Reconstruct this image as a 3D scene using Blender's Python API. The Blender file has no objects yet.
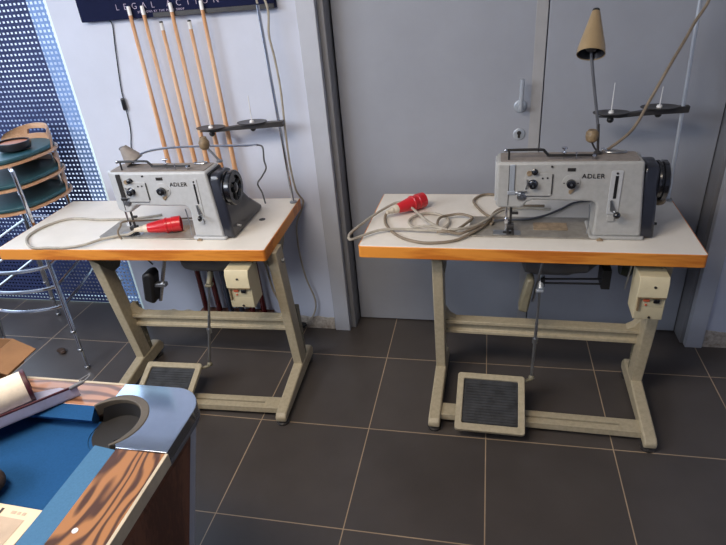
import bpy, bmesh, math, random
from mathutils import Vector, Matrix
random.seed(7)
col = bpy.context.scene.collection
PI = math.pi
def V(*a): return Vector(a)

# ---------------------------------------------------------------- materials
def nt(name):
    m = bpy.data.materials.new(name); m.use_nodes = True
    n = m.node_tree; b = n.nodes['Principled BSDF']
    return m, n, b
def lin(c):
    return tuple(((x/255)/12.92 if x/255 <= .04045 else ((x/255+.055)/1.055)**2.4) for x in c)+(1,)
def mat(name, c, rough=.5, metal=0, var=.12, scale=12, bump=.0, spec=.5, c2=None, coat=0, detail=6, emit=0):
    m, n, b = nt(name)
    b.inputs['Roughness'].default_value = rough; b.inputs['Metallic'].default_value = metal
    b.inputs['Specular IOR Level'].default_value = spec
    b.inputs['Coat Weight'].default_value = coat
    tc = n.nodes.new('ShaderNodeTexCoord'); no = n.nodes.new('ShaderNodeTexNoise')
    no.inputs['Scale'].default_value = scale; no.inputs['Detail'].default_value = detail
    no.inputs['Roughness'].default_value = .65
    n.links.new(tc.outputs['Object'], no.inputs['Vector'])
    r = n.nodes.new('ShaderNodeValToRGB'); C = lin(c)
    D = lin(c2) if c2 else tuple(x*(1-var*2) for x in C[:3])+(1,)
    r.color_ramp.elements[0].color = D; r.color_ramp.elements[0].position = .32
    r.color_ramp.elements[1].color = C if c2 else tuple(min(1, x*(1+var*.5)) for x in C[:3])+(1,); r.color_ramp.elements[1].position = .62
    n.links.new(no.outputs['Fac'], r.inputs['Fac']); n.links.new(r.outputs['Color'], b.inputs['Base Color'])
    if bump:
        bp = n.nodes.new('ShaderNodeBump'); bp.inputs['Strength'].default_value = bump; bp.inputs['Distance'].default_value = .002
        n.links.new(no.outputs['Fac'], bp.inputs['Height']); n.links.new(bp.outputs['Normal'], b.inputs['Normal'])
    if emit:
        n.links.new(r.outputs['Color'], b.inputs['Emission Color']); b.inputs['Emission Strength'].default_value = emit
    return m

def floor_mat():
    m, n, b = nt('slate_floor_tiles')
    tc = n.nodes.new('ShaderNodeTexCoord'); br = n.nodes.new('ShaderNodeTexBrick')
    br.offset = 0; br.squash = 1
    for k, v in (('Scale', 1), ('Brick Width', .48), ('Row Height', .48), ('Mortar Size', .0022), ('Mortar Smooth', .2)): br.inputs[k].default_value = v
    br.inputs['Color1'].default_value = lin((80, 74, 71)); br.inputs['Color2'].default_value = lin((74, 69, 67))
    br.inputs['Mortar'].default_value = lin((172, 150, 124))
    n.links.new(tc.outputs['Object'], br.inputs['Vector'])
    no = n.nodes.new('ShaderNodeTexNoise'); no.inputs['Scale'].default_value = 5; no.inputs['Detail'].default_value = 9
    n.links.new(tc.outputs['Object'], no.inputs['Vector'])
    r = n.nodes.new('ShaderNodeMapRange'); r.inputs['To Min'].default_value = .72; r.inputs['To Max'].default_value = 1.22
    n.links.new(no.outputs['Fac'], r.inputs['Value'])
    mx = n.nodes.new('ShaderNodeMix'); mx.data_type = 'RGBA'; mx.blend_type = 'MULTIPLY'; mx.inputs['Factor'].default_value = 1
    n.links.new(br.outputs['Color'], mx.inputs['A']); n.links.new(r.outputs['Result'], mx.inputs['B'])
    n.links.new(mx.outputs['Result'], b.inputs['Base Color'])
    b.inputs['Roughness'].default_value = .34; b.inputs['Specular IOR Level'].default_value = .5
    bp = n.nodes.new('ShaderNodeBump'); bp.inputs['Strength'].default_value = .25; bp.inputs['Distance'].default_value = .003; bp.invert = True
    n.links.new(br.outputs['Fac'], bp.inputs['Height']); n.links.new(bp.outputs['Normal'], b.inputs['Normal'])
    return m

def grain_mat(name, c1, c2, axis='Y', scale=9, dist=6, rough=.3, coat=.4, stretch=.25, c3=None):
    m, n, b = nt(name)
    tc = n.nodes.new('ShaderNodeTexCoord'); mp = n.nodes.new('ShaderNodeMapping')
    s = [1, 1, 1]; s['XYZ'.index(axis)] = stretch; mp.inputs['Scale'].default_value = s
    n.links.new(tc.outputs['Object'], mp.inputs['Vector'])
    no = n.nodes.new('ShaderNodeTexNoise'); no.inputs['Scale'].default_value = scale; no.inputs['Detail'].default_value = 3
    no.inputs['Distortion'].default_value = .4
    n.links.new(mp.outputs['Vector'], no.inputs['Vector'])
    mu = n.nodes.new('ShaderNodeMath'); mu.operation = 'MULTIPLY'; mu.inputs[1].default_value = dist*6.28
    n.links.new(no.outputs['Fac'], mu.inputs[0])
    si = n.nodes.new('ShaderNodeMath'); si.operation = 'SINE'; n.links.new(mu.outputs[0], si.inputs[0])
    n2 = n.nodes.new('ShaderNodeTexNoise'); n2.inputs['Scale'].default_value = scale*18; n2.inputs['Detail'].default_value = 4
    n.links.new(mp.outputs['Vector'], n2.inputs['Vector'])
    ad = n.nodes.new('ShaderNodeMath'); ad.operation = 'MULTIPLY_ADD'; ad.inputs[1].default_value = .42
    n.links.new(si.outputs[0], ad.inputs[0]); n.links.new(n2.outputs['Fac'], ad.inputs[2])
    r = n.nodes.new('ShaderNodeValToRGB'); e = r.color_ramp.elements
    e[0].color = lin(c2); e[0].position = .12; e[1].color = lin(c1); e[1].position = .5
    n.links.new(ad.outputs[0], r.inputs['Fac']); n.links.new(r.outputs['Color'], b.inputs['Base Color'])
    b.inputs['Roughness'].default_value = rough; b.inputs['Coat Weight'].default_value = coat; b.inputs['Coat Roughness'].default_value = .15
    return m

def zebra_mat(name, c1, c2, axis, scale, dist, ds, stretch):
    m, n, b = nt(name)
    tc = n.nodes.new('ShaderNodeTexCoord'); mp = n.nodes.new('ShaderNodeMapping')
    st = [1, 1, 1]; st['XYZ'.index(axis)] = stretch; mp.inputs['Scale'].default_value = st
    n.links.new(tc.outputs['Object'], mp.inputs['Vector'])
    w = n.nodes.new('ShaderNodeTexWave'); w.wave_type = 'BANDS'; w.bands_direction = 'Y' if axis == 'X' else 'X'
    w.inputs['Scale'].default_value = scale; w.inputs['Distortion'].default_value = dist; w.inputs['Detail'].default_value = 1.5
    w.inputs['Detail Scale'].default_value = ds; w.inputs['Detail Roughness'].default_value = .4
    n.links.new(mp.outputs['Vector'], w.inputs['Vector'])
    n2 = n.nodes.new('ShaderNodeTexNoise'); n2.inputs['Scale'].default_value = 70; n2.inputs['Detail'].default_value = 3
    n.links.new(mp.outputs['Vector'], n2.inputs['Vector'])
    ad = n.nodes.new('ShaderNodeMath'); ad.operation = 'MULTIPLY_ADD'; ad.inputs[1].default_value = .8
    n.links.new(w.outputs['Fac'], ad.inputs[0])
    m2 = n.nodes.new('ShaderNodeMath'); m2.operation = 'MULTIPLY'; m2.inputs[1].default_value = .35; n.links.new(n2.outputs['Fac'], m2.inputs[0]); n.links.new(m2.outputs[0], ad.inputs[2])
    r = n.nodes.new('ShaderNodeValToRGB'); e = r.color_ramp.elements
    e[0].color = lin(c2); e[0].position = .22; e[1].color = lin(c1); e[1].position = .62
    n.links.new(ad.outputs[0], r.inputs['Fac']); n.links.new(r.outputs['Color'], b.inputs['Base Color'])
    b.inputs['Roughness'].default_value = .3; b.inputs['Coat Weight'].default_value = .3
    return m

def outside_mat():
    m, n, b = nt('outdoor_daylight')
    tc = n.nodes.new('ShaderNodeTexCoord'); no = n.nodes.new('ShaderNodeTexNoise')
    no.inputs['Scale'].default_value = 1.6; no.inputs['Detail'].default_value = 4
    n.links.new(tc.outputs['Object'], no.inputs['Vector'])
    r = n.nodes.new('ShaderNodeValToRGB'); e = r.color_ramp.elements
    e[0].color = lin((88, 112, 160)); e[0].position = .40; e[1].color = lin((205, 222, 250)); e[1].position = .62
    n.links.new(no.outputs['Fac'], r.inputs['Fac'])
    b.inputs['Base Color'].default_value = (0, 0, 0, 1)
    n.links.new(r.outputs['Color'], b.inputs['Emission Color']); b.inputs['Emission Strength'].default_value = 1.25
    return m

def glass_mat():
    m, n, b = nt('clear_glass')
    out = n.nodes['Material Output']; tr = n.nodes.new('ShaderNodeBsdfTransparent'); gl = n.nodes.new('ShaderNodeBsdfGlossy'); mx = n.nodes.new('ShaderNodeMixShader')
    fr = n.nodes.new('ShaderNodeFresnel'); fr.inputs['IOR'].default_value = 1.3; gl.inputs['Roughness'].default_value = .02
    n.links.new(fr.outputs[0], mx.inputs[0]); n.links.new(tr.outputs[0], mx.inputs[1]); n.links.new(gl.outputs[0], mx.inputs[2]); n.links.new(mx.outputs[0], out.inputs[0])
    return m

M = {}
M['floor'] = floor_mat()
M['wall'] = mat('white_plaster', (202, 208, 224), .75, var=.03, scale=3, bump=.15)
M['plaster_raw'] = mat('rough_skirting_plaster', (205, 198, 188), .9, scale=40, bump=.8, c2=(150, 138, 124))
M['ceiling'] = mat('ceiling_paint', (225, 225, 225), .8, var=.03)
M['door'] = mat('grey_door_paint', (156, 160, 170), .36, var=.035, scale=2.5, spec=.45)
M['door_edge'] = mat('worn_door_edge', (166, 166, 168), .3, var=.04, scale=7)
M['frame'] = mat('grey_frame_paint', (182, 186, 196), .4, var=.03, scale=4)
M['reveal'] = mat('grey_reveal_paint', (128, 129, 134), .45, var=.04, scale=4)
M['gap'] = mat('dark_gap', (25, 25, 28), .8)
M['white_lam'] = mat('white_laminate', (232, 226, 216), .4, var=.03, scale=6)
M['band'] = grain_mat('orange_wood_band', (226, 146, 58), (196, 112, 38), 'X', 6, 3.0, .45, .1, .1)
M['under'] = mat('raw_board', (60, 52, 44), .8)
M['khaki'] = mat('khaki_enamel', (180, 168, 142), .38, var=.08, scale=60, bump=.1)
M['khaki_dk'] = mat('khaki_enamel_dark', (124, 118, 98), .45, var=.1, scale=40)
M['rubber'] = mat('ribbed_rubber', (58, 60, 64), .55, var=.2, scale=25, c2=(36, 37, 40))
M['black'] = mat('black_enamel', (22, 23, 28), .22, spec=.6, var=.1, coat=.5)
M['blackm'] = mat('black_matte', (24, 24, 26), .5)
M['blue_black'] = mat('blue_black_cover', (38, 41, 52), .3, coat=.3)
M['machine'] = mat('grey_hammer_enamel', (172, 172, 170), .4, var=.05, scale=50, bump=.08)
M['machine2'] = mat('light_grey_enamel', (186, 188, 190), .38, var=.04, scale=50)
M['machine_top'] = mat('dusty_grey_top', (140, 132, 126), .6, var=.1, scale=40)
M['bed'] = mat('oily_steel', (158, 152, 142), .35, .35, var=.15, scale=20)
M['bed2'] = mat('worn_slide_plate', (168, 146, 118), .4, .2, var=.2, scale=40)
M['chrome'] = mat('chrome', (215, 218, 224), .12, 1, var=.03)
M['steel'] = mat('brushed_steel', (165, 168, 172), .3, .9, var=.08, scale=30)
M['chrome_dull'] = mat('dull_corner_chrome', (178, 188, 202), .09, .97, var=.05, scale=8)
M['tray'] = mat('dark_tray_enamel', (52, 50, 50), .35, var=.15, scale=30)
M['brownknob'] = mat('brown_resin', (132, 112, 84), .5, scale=60, var=.2)
M['shade'] = mat('gold_beige_shade', (176, 152, 116), .28, .35, var=.06)
M['shade_in'] = mat('shade_inside', (60, 60, 66), .4, .3)
M['cream'] = mat('cream_plastic', (214, 202, 168), .42, var=.04)
M['cream2'] = mat('cream_recess', (190, 180, 150), .5)
M['redbtn'] = mat('red_button', (190, 90, 60), .4)
M['red'] = mat('red_plug_plastic', (205, 32, 42), .32, var=.1, coat=.2)
M['cable'] = mat('grey_beige_cable', (172, 164, 150), .5, var=.12, scale=30)
M['cable_br'] = mat('brown_cable', (134, 120, 102), .5, var=.12, scale=30)
M['plugwhite'] = mat('ivory_grip', (210, 198, 178), .5)
M['ferrule'] = mat('white_ferrule', (235, 235, 235), .3)
M['cuewood'] = grain_mat('maple_shaft', (226, 188, 156), (204, 152, 108), 'Z', 14, 1.5, .3, .3, .08)
M['maroon'] = mat('maroon_lacquer', (92, 22, 26), .2, coat=.5)
M['navybutt'] = mat('slate_lacquer', (62, 68, 86), .25, coat=.4)
M['sign'] = mat('navy_sign', (20, 26, 56), .85, var=.05, spec=.15)
M['signtext'] = mat('pale_lettering', (178, 166, 190), .6, var=.02)
M['screen'] = mat('navy_woven_screen', (48, 60, 104), .8, var=.15, scale=60)
M['screen_lit'] = mat('daylit_blue_screen', (120, 150, 200), .8, var=.08, scale=60, emit=.06)  # lit copy of the screen: daylight put into its colour and faint glow
M['winframe'] = mat('pale_sunlit_frame', (210, 232, 236), .4, var=.03, emit=.22)  # slight emission stands in for sunlight falling on the frame
M['outside'] = outside_mat()
M['teal'] = mat('teal_leatherette', (38, 82, 92), .45, var=.1, scale=40)
M['ply'] = grain_mat('beech_ply', (214, 172, 138), (192, 146, 110), 'X', 10, 1.5, .35, .3, .2)
M['pool_wood'] = zebra_mat('zebra_oak_laminate', (164, 112, 68), (74, 44, 28), 'Y', 12, 24, 1.0, .30)
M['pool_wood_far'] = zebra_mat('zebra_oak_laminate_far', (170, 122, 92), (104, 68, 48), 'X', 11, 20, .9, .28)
M['pool_side'] = grain_mat('dark_walnut_laminate', (128, 80, 58), (92, 54, 38), 'Z', 8, 1.2, .45, .1, .1)
M['trimw'] = mat('ivory_trim', (196, 182, 158), .4)
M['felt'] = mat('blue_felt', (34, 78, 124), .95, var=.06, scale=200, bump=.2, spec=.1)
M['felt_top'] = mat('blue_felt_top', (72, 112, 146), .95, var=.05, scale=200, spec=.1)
M['pocket'] = mat('pocket_rubber', (30, 28, 28), .6)
M['pocketrim'] = mat('pocket_rim', (88, 80, 70), .55)
M['lilac'] = mat('lilac_card', (178, 176, 200), .5)
M['wine'] = mat('wine_binding', (74, 22, 34), .5)
M['thread'] = mat('cream_thread', (240, 226, 206), .8, var=.05, scale=90)
M['card'] = mat('brown_cardboard', (140, 102, 68), .8, var=.08)
M['paper'] = mat('cream_paper', (224, 206, 176), .6, var=.04)
M['paper_pic'] = mat('tan_print', (190, 168, 146), .6, var=.08)
M['ink'] = mat('dark_ink', (70, 62, 58), .6)
M['leather'] = mat('black_leather', (26, 26, 32), .35, var=.1, scale=50, bump=.2)
M['tan'] = mat('tan_lining', (176, 104, 66), .5)
M['furbrown'] = mat('dark_brown_cloth', (66, 50, 42), .9, var=.3, scale=40, bump=.6)
M['polegrey'] = mat('pale_pole_steel', (190, 198, 208), .3, .45, var=.05)
M['motor'] = mat('motor_grey', (104, 106, 112), .4, .2, var=.12)
M['green'] = mat('dark_green_enamel', (34, 58, 50), .4)

# ---------------------------------------------------------------- mesh builder
class MB:
    def __init__(s): s.v = []; s.f = []
    def add(s, vs, fs):
        o = len(s.v); s.v += [tuple(x) for x in vs]; s.f += [tuple(i+o for i in f) for f in fs]; return s
    def box(s, a, b):
        (x0, y0, z0), (x1, y1, z1) = a, b
        x0, x1 = sorted((x0, x1)); y0, y1 = sorted((y0, y1)); z0, z1 = sorted((z0, z1))
        return s.add([(x0,y0,z0),(x1,y0,z0),(x1,y1,z0),(x0,y1,z0),(x0,y0,z1),(x1,y0,z1),(x1,y1,z1),(x0,y1,z1)],
                     [(0,3,2,1),(4,5,6,7),(0,1,5,4),(1,2,6,5),(2,3,7,6),(3,0,4,7)])
    def prism(s, pts, axis, a, b):
        # pts: 2D outline; axis: extruded axis (0 x,1 y,2 z)
        def mk(p, t):
            if axis == 0: return (t, p[0], p[1])
            if axis == 1: return (p[0], t, p[1])
            return (p[0], p[1], t)
        n = len(pts)
        area = sum(pts[i][0]*pts[(i+1)%n][1]-pts[(i+1)%n][0]*pts[i][1] for i in range(n))
        P = list(pts) if area > 0 else list(reversed(pts))
        vs = [mk(p, a) for p in P]+[mk(p, b) for p in P]
        fs = [tuple(reversed(range(n))), tuple(range(n, 2*n))]+[(i, (i+1)%n, n+(i+1)%n, n+i) for i in range(n)]
        return s.add(vs, fs)
    def ring(s, outer, inner, axis, a, b):
        # plate with a hole: two outlines of equal vertex count
        def mk(p, t):
            if axis == 0: return (t, p[0], p[1])
            if axis == 1: return (p[0], t, p[1])
            return (p[0], p[1], t)
        n = len(outer)
        vs = [mk(p, a) for p in outer]+[mk(p, a) for p in inner]+[mk(p, b) for p in outer]+[mk(p, b) for p in inner]
        fs = []
        for i in range(n):
            j = (i+1) % n
            fs += [(i, n+i, n+j, j), (2*n+i, 2*n+j, 3*n+j, 3*n+i), (i, j, 2*n+j, 2*n+i), (n+i, 3*n+i, 3*n+j, n+j)]
        return s.add(vs, fs)
    def lathe(s, prof, o, d, n=24, squash=None, up=None, caps=True):
        # prof: list (t along axis, radius)
        d = Vector(d).normalized(); o = Vector(o)
        a = d.orthogonal().normalized() if up is None else (Vector(up)-d*Vector(up).dot(d)).normalized()
        b = d.cross(a); sq = squash or (1, 1)
        vs = []; fs = []
        for t, r in prof:
            for k in range(n):
                an = 2*PI*k/n; vs.append(o+d*t+a*(math.cos(an)*r*sq[0])+b*(math.sin(an)*r*sq[1]))
        for i in range(len(prof)-1):
            for k in range(n):
                l = (k+1) % n; fs.append((i*n+k, i*n+l, (i+1)*n+l, (i+1)*n+k))
        if caps:
            if prof[0][1] > 1e-6: fs.append(tuple(reversed(range(n))))
            if prof[-1][1] > 1e-6: fs.append(tuple((len(prof)-1)*n+k for k in range(n)))
        return s.add(vs, fs)
    def cyl(s, p, q, r, r2=None, n=16):
        p = Vector(p); q = Vector(q); return s.lathe([(0, r), ((q-p).length, r if r2 is None else r2)], p, q-p, n)
    def ball(s, c, r, n=14, sz=None):
        c = Vector(c); m = 8; sz = sz or (1, 1, 1); vs = []; fs = []
        for i in range(m+1):
            th = PI*i/m
            for k in range(n):
                a = 2*PI*k/n
                vs.append((c[0]+r*sz[0]*math.sin(th)*math.cos(a), c[1]+r*sz[1]*math.sin(th)*math.sin(a), c[2]+r*sz[2]*math.cos(th)))
        for i in range(m):
            for k in range(n):
                l = (k+1) % n; fs.append((i*n+k, (i+1)*n+k, (i+1)*n+l, i*n+l))
        return s.add(vs, fs)
    def tube(s, pts, r, n=8, smooth=6, closed=False):
        P = [Vector(p) for p in pts]
        if smooth:
            Q = []; m = len(P); rng = m if closed else m-1
            for i in range(rng):
                if closed: p0, p1, p2, p3 = P[i-1], P[i], P[(i+1)%m], P[(i+2)%m]
                else: p0, p1, p2, p3 = P[max(i-1, 0)], P[i], P[i+1], P[min(i+2, m-1)]
                for k in range(smooth):
                    t = k/smooth
                    Q.append(.5*((2*p1)+(p2-p0)*t+(2*p0-5*p1+4*p2-p3)*t*t+(3*p1-p0-3*p2+p3)*t**3))
            if not closed: Q.append(P[-1])
            P = Q
        m = len(P); vs = []; fs = []; a = None
        for i in range(m):
            d = (P[(i+1)%m]-P[i-1]) if closed else (P[min(i+1, m-1)]-P[max(i-1, 0)])
            d.normalize()
            if a is None: a = d.orthogonal().normalized()
            else:
                a = a-d*a.dot(d)
                a = a.normalized() if a.length > 1e-6 else d.orthogonal().normalized()
            b = d.cross(a)
            for k in range(n):
                an = 2*PI*k/n; vs.append(P[i]+(a*math.cos(an)+b*math.sin(an))*r)
        for i in range(m if closed else m-1):
            j = (i+1) % m
            for k in range(n):
                l = (k+1) % n; fs.append((i*n+k, i*n+l, j*n+l, j*n+k))
        if not closed: fs += [tuple(reversed(range(n))), tuple((m-1)*n+k for k in range(n))]
        return s.add(vs, fs)

BASE = {}
def obj(name, mb, m, parent=None, bevel=0, frame=None, base=(0, 0, 0), seg=2, angle=35):
    me = bpy.data.meshes.new(name)
    o = bpy.data.objects.new(name, me); col.objects.link(o)
    if parent is not None: base = BASE[parent.name]
    BASE[o.name] = tuple(base)
    me.from_pydata([(v[0]-base[0], v[1]-base[1], v[2]-base[2]) for v in mb.v], [], mb.f)
    bm = bmesh.new(); bm.from_mesh(me); bmesh.ops.recalc_face_normals(bm, faces=bm.faces); bm.to_mesh(me); bm.free()
    for p in me.polygons: p.use_smooth = True
    me.set_sharp_from_angle(angle=math.radians(angle))
    me.materials.append(M[m])
    if parent is not None: o.parent = parent
    else: place(o, frame, base)
    if bevel:
        b = o.modifiers.new('Bevel', 'BEVEL'); b.width = bevel; b.segments = seg; b.limit_method = 'ANGLE'; b.angle_limit = math.radians(40)
        b.harden_normals = False
    return o
def place(o, frame, base):
    x, y, th = frame or (0, 0, 0)
    c, s = math.cos(th), math.sin(th)
    o.location = (x+c*base[0]-s*base[1], y+s*base[0]+c*base[1], base[2]); o.rotation_euler = (0, 0, th)
def tag(o, label, cat, group=None, kind=None):
    o['label'] = label; o['category'] = cat
    if group: o['group'] = group
    if kind: o['kind'] = kind
    return o
def thing(name, label, cat, frame=None, base=(0, 0, 0), group=None):
    o = bpy.data.objects.new(name, None); col.objects.link(o); o.empty_display_size = .1
    BASE[o.name] = tuple(base); place(o, frame, base)
    return tag(o, label, cat, group)
def struct(name, mb, m, parent=None, bevel=0):
    o = obj(name, mb, m, parent, bevel)
    if parent is None: o['kind'] = 'structure'
    return o
def text_obj(name, s, size, m, parent, xf, spacing=1.0, depth=.0006, align='LEFT', bold=0):
    cu = bpy.data.curves.new(name, 'FONT'); cu.body = s; cu.size = size; cu.extrude = depth
    cu.space_character = spacing; cu.align_x = align; cu.resolution_u = 3; cu.offset = bold
    t = bpy.data.objects.new('tmp_text', cu); col.objects.link(t)
    bpy.context.view_layer.update()
    me = bpy.data.meshes.new_from_object(t.evaluated_get(bpy.context.evaluated_depsgraph_get()))
    bpy.data.objects.remove(t); me.name = name
    base = Vector(BASE[parent.name]); me.transform(Matrix.Translation(-base) @ xf)
    me.materials.clear(); me.materials.append(M[m])
    o = bpy.data.objects.new(name, me); col.objects.link(o); o.parent = parent; BASE[o.name] = tuple(base)
    return o
UPR = Matrix(((1,0,0,0),(0,0,-1,0),(0,1,0,0),(0,0,0,1)))   # xy-plane text stood upright facing -y
def circ(cx, cy, r, n=24, ry=None):
    return [(cx+r*math.cos(2*PI*k/n), cy+(ry or r)*math.sin(2*PI*k/n)) for k in range(n)]
def rrect(x0, y0, x1, y1, r, n=4):
    P = []
    for (cx, cy, a0) in ((x1-r, y1-r, 0), (x0+r, y1-r, 90), (x0+r, y0+r, 180), (x1-r, y0+r, 270)):
        for k in range(n+1):
            a = math.radians(a0+90*k/n); P.append((cx+r*math.cos(a), cy+r*math.sin(a)))
    return P

# ---------------------------------------------------------------- camera (calibrated from the floor tiles and table tops)
f_px, roll, pitch, yaw = 558.03, -.09157637, .50502084, -.24128850
Cc = V(.44942795, -2.15797943, 1.71011155)
cy_, sy_ = math.cos(yaw), math.sin(yaw)
fwd0 = V(sy_, cy_, 0); right = V(cy_, -sy_, 0); up = V(0, 0, 1)
fwd = fwd0*math.cos(pitch)-up*math.sin(pitch); u_ = up*math.cos(pitch)+fwd0*math.sin(pitch)
r2 = right*math.cos(roll)+u_*math.sin(roll); u2 = -right*math.sin(roll)+u_*math.cos(roll)
cam = bpy.data.cameras.new('camera'); cam.sensor_width = 36; cam.lens = f_px/726*36; cam.clip_start = .02
camo = bpy.data.objects.new('camera', cam); col.objects.link(camo)
mw = Matrix((r2, u2, -fwd)).transposed().to_4x4(); mw.translation = Cc; camo.matrix_world = mw
bpy.context.scene.camera = camo

# ---------------------------------------------------------------- setting
WY = .228; FY = .212; DY = .338; ZC = 2.6
XL, XR, YB = -3.5, 2.7, -4.2
struct('floor', MB().box((XL-.1, YB-.1, -.05), (XR+.1, .9, 0)), 'floor')
struct('ceiling', MB().box((XL-.1, YB-.1, ZC), (XR+.1, .6, ZC+.05)), 'ceiling')
WX = -1.45      # right edge of the glazed opening
w = MB()
w.box((WX, WY, 0), (-.30, WY+.22, ZC)); w.box((1.468, WY, 0), (XR, WY+.22, ZC)); w.box((-.30, WY, 2.16), (1.468, WY+.22, ZC))
w.box((XL, WY, 2.3), (WX, WY+.22, ZC))
struct('wall_back', w, 'wall')
struct('wall_left', MB().box((XL-.1, YB, 0), (XL, .45, ZC)), 'wall')
struct('wall_right', MB().box((XR, YB, 0), (XR+.1, .45, ZC)), 'wall')
struct('wall_front', MB().box((XL, YB-.1, 0), (XR, YB, ZC)), 'wall')
# rough unpainted plaster above the floor
def rough_strip(x0, x1, h, jag=.018, n=26):
    mb = MB(); P = [(x0, .0), (x1, .0)]
    for k in range(n+1):
        P.append((x1+(x0-x1)*k/n, h+random.uniform(-jag, jag)*.5))
    return mb.prism(P, 1, WY-.004, WY+.002)
struct('baseboard_left', rough_strip(WX+.02, -.318, .075), 'plaster_raw')
struct('baseboard_right', rough_strip(1.468, XR-.01, .09), 'plaster_raw')
# chipped paint edge beside the door frame
P = [(-.300, .0)]+[(-.300, 1.2)]+[(-.306-random.uniform(0, .010), 1.2-1.13*k/40) for k in range(41)]
struct('trim_1', MB().prism(P, 1, WY-.003, WY+.002), 'plaster_raw')
# door frame (steel): faces, reveals
fr = MB()
fr.box((-.312, FY, 0), (-.232, .245, 2.16)); fr.box((1.395, FY, 0), (1.468, .245, 2.16)); fr.box((-.312, FY, 2.08), (1.468, .245, 2.16))
struct('trim_2', fr, 'frame', bevel=.003)
rv = MB()
rv.box((-.236, .246, 0), (-.206, .40, 2.08)); rv.box((1.382, .246, 0), (1.44, .40, 2.08)); rv.box((-.206, .246, 2.06), (1.382, .40, 2.1))
struct('trim_3', rv, 'reveal', bevel=.003)
struct('trim_4', MB().box((-.206, .385, 0), (1.384, .42, 2.08)), 'gap')
def door(name, x0, x1):
    d = thing(name, '', '', base=(x0, DY, .004)); del d['label']; del d['category']; d['kind'] = 'structure'
    obj('door_panel', MB().box((x0, DY, .006), (x1, DY+.042, 2.07)), 'door', d, .002)
    return d
d1 = door('door_1', -.199, .676)
obj('meeting_strip', MB().box((.630, DY-.002, .01), (.674, DY, 2.065)), 'door_edge', d1, .001)
h = MB(); h.lathe([(0, .026), (.006, .026), (.009, .022)], (.588, DY, 1.125), (0, -1, 0), 28); h.cyl((.588, DY-.008, 1.125), (.588, DY-.05, 1.125), .010)
h.tube([(.588, DY-.046, 1.122), (.588, DY-.054, 1.14), (.588, DY-.055, 1.18), (.589, DY-.055, 1.245)], .0095, 12, 5)
obj('lever_handle', h, 'polegrey', d1)
k = MB(); k.lathe([(0, .025), (.005, .025), (.007, .021)], (.589, DY, 1.005), (0, -1, 0), 28)
kr = obj('key_rosette', k, 'polegrey', d1)
k = MB(); k.box((.584, DY-.010, .990), (.594, DY-.006, 1.012)); k.lathe([(0, .009), (.004, .009)], (.589, DY-.006, 1.012), (0, -1, 0), 16)
obj('key_cylinder', k, 'tray', kr)
d2 = door('door_2', .680, 1.378)

# glazed opening with woven screens
win = thing('window_1', '', '', base=(WX, .25, 0)); del win['label']; del win['category']; win['kind'] = 'structure'
fm = MB(); fm.box((WX-.014, .229, .0), (WX, .445, 2.3)); fm.box((XL, .38, .0), (WX, .43, .03)); fm.box((XL, .35, 2.24), (WX, .43, 2.3))
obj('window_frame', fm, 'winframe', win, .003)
M['glass'] = glass_mat()
obj('window_pane', MB().box((XL, .405, .03), (WX-.015, .409, 2.24)), 'glass', win)
def weave(x0, x1, y, z0, z1, px, pz, wx, wz):
    mb = MB(); n = int((x1-x0)/px)
    for i in range(n+1):
        x = x1-i*px; mb.box((x-wx, y, z0), (x, y+.0012, z1))
    for j in range(int((z1-z0)/pz)+1):
        z = z0+j*pz; mb.box((x0, y-.0012, z), (x1, y, z+wz))
    return mb
obj('dark_screen', weave(XL, -1.672, .372, .010, 2.24, .0235, .0245, .0115, .0150), 'screen', win)
obj('daylit_screen', weave(-1.672, WX-.016, .374, .010, 2.24, .0235, .0245, .0095, .0120), 'screen_lit', win)  # same weave, with the brighter daylight painted into this strip
c = MB(); c.tube([(-1.545, .364, 2.2), (-1.545, .364, .6)], .0022, 6, 0); obj('pull_cord', c, 'ferrule', win)
o = struct('outside_backdrop', MB().box((XL-.6, .95, -.02), (.2-1.2, .96, 2.7)), 'outside');  # glowing backdrop added behind the glass as the daylit outdoors

# ---------------------------------------------------------------- sign
sg = thing('wall_sign', 'wide navy blue sign with pale LEGAL ACTION lettering high on the wall', 'sign', base=(-.84, WY, 1.58))
obj('sign_board', MB().box((-1.282, .196, 1.58), (-.392, WY-.001, 1.86)), 'sign', sg, .003)
obj('sign_lip', MB().box((-.93, .190, 1.580), (-.394, .1955, 1.598)), 'tray', sg, .001)
text_obj('sign_lettering', 'LEGAL', .034, 'signtext', sg, Matrix.Translation((-1.099, .1945, 1.617)) @ UPR, 2.25, bold=-.0005)
text_obj('sign_lettering', 'ACTION', .034, 'signtext', sg, Matrix.Translation((-.862, .1945, 1.617)) @ UPR, 2.25, bold=-.0005)
text_obj('small_lettering', 'EDITIONS BY THE PIECE SHOP', .012, 'signtext', sg, Matrix.Translation((-1.0, .1945, 1.600)) @ UPR, 1.35)
# thin black lead with inline switch
ld = thing('sign_lead', 'thin black lead with inline switch hanging from the navy sign', 'cable', base=(-1.2, .215, 1.0))
obj('wire', MB().tube([(-1.152, .2, 1.584), (-1.154, .222, 1.56), (-1.171, .222, 1.466), (-1.198, .222, 1.298), (-1.201, .222, 1.246), (-1.203, .222, 1.202), (-1.210, .222, 1.102), (-1.240, .222, .984), (-1.25, .222, .80), (-1.25, .222, .40)], .0026, 6, 5), 'blackm', ld)
obj('inline_switch', MB().box((-1.212, .208, 1.196), (-1.192, .224, 1.253)), 'black', ld, .006)

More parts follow.
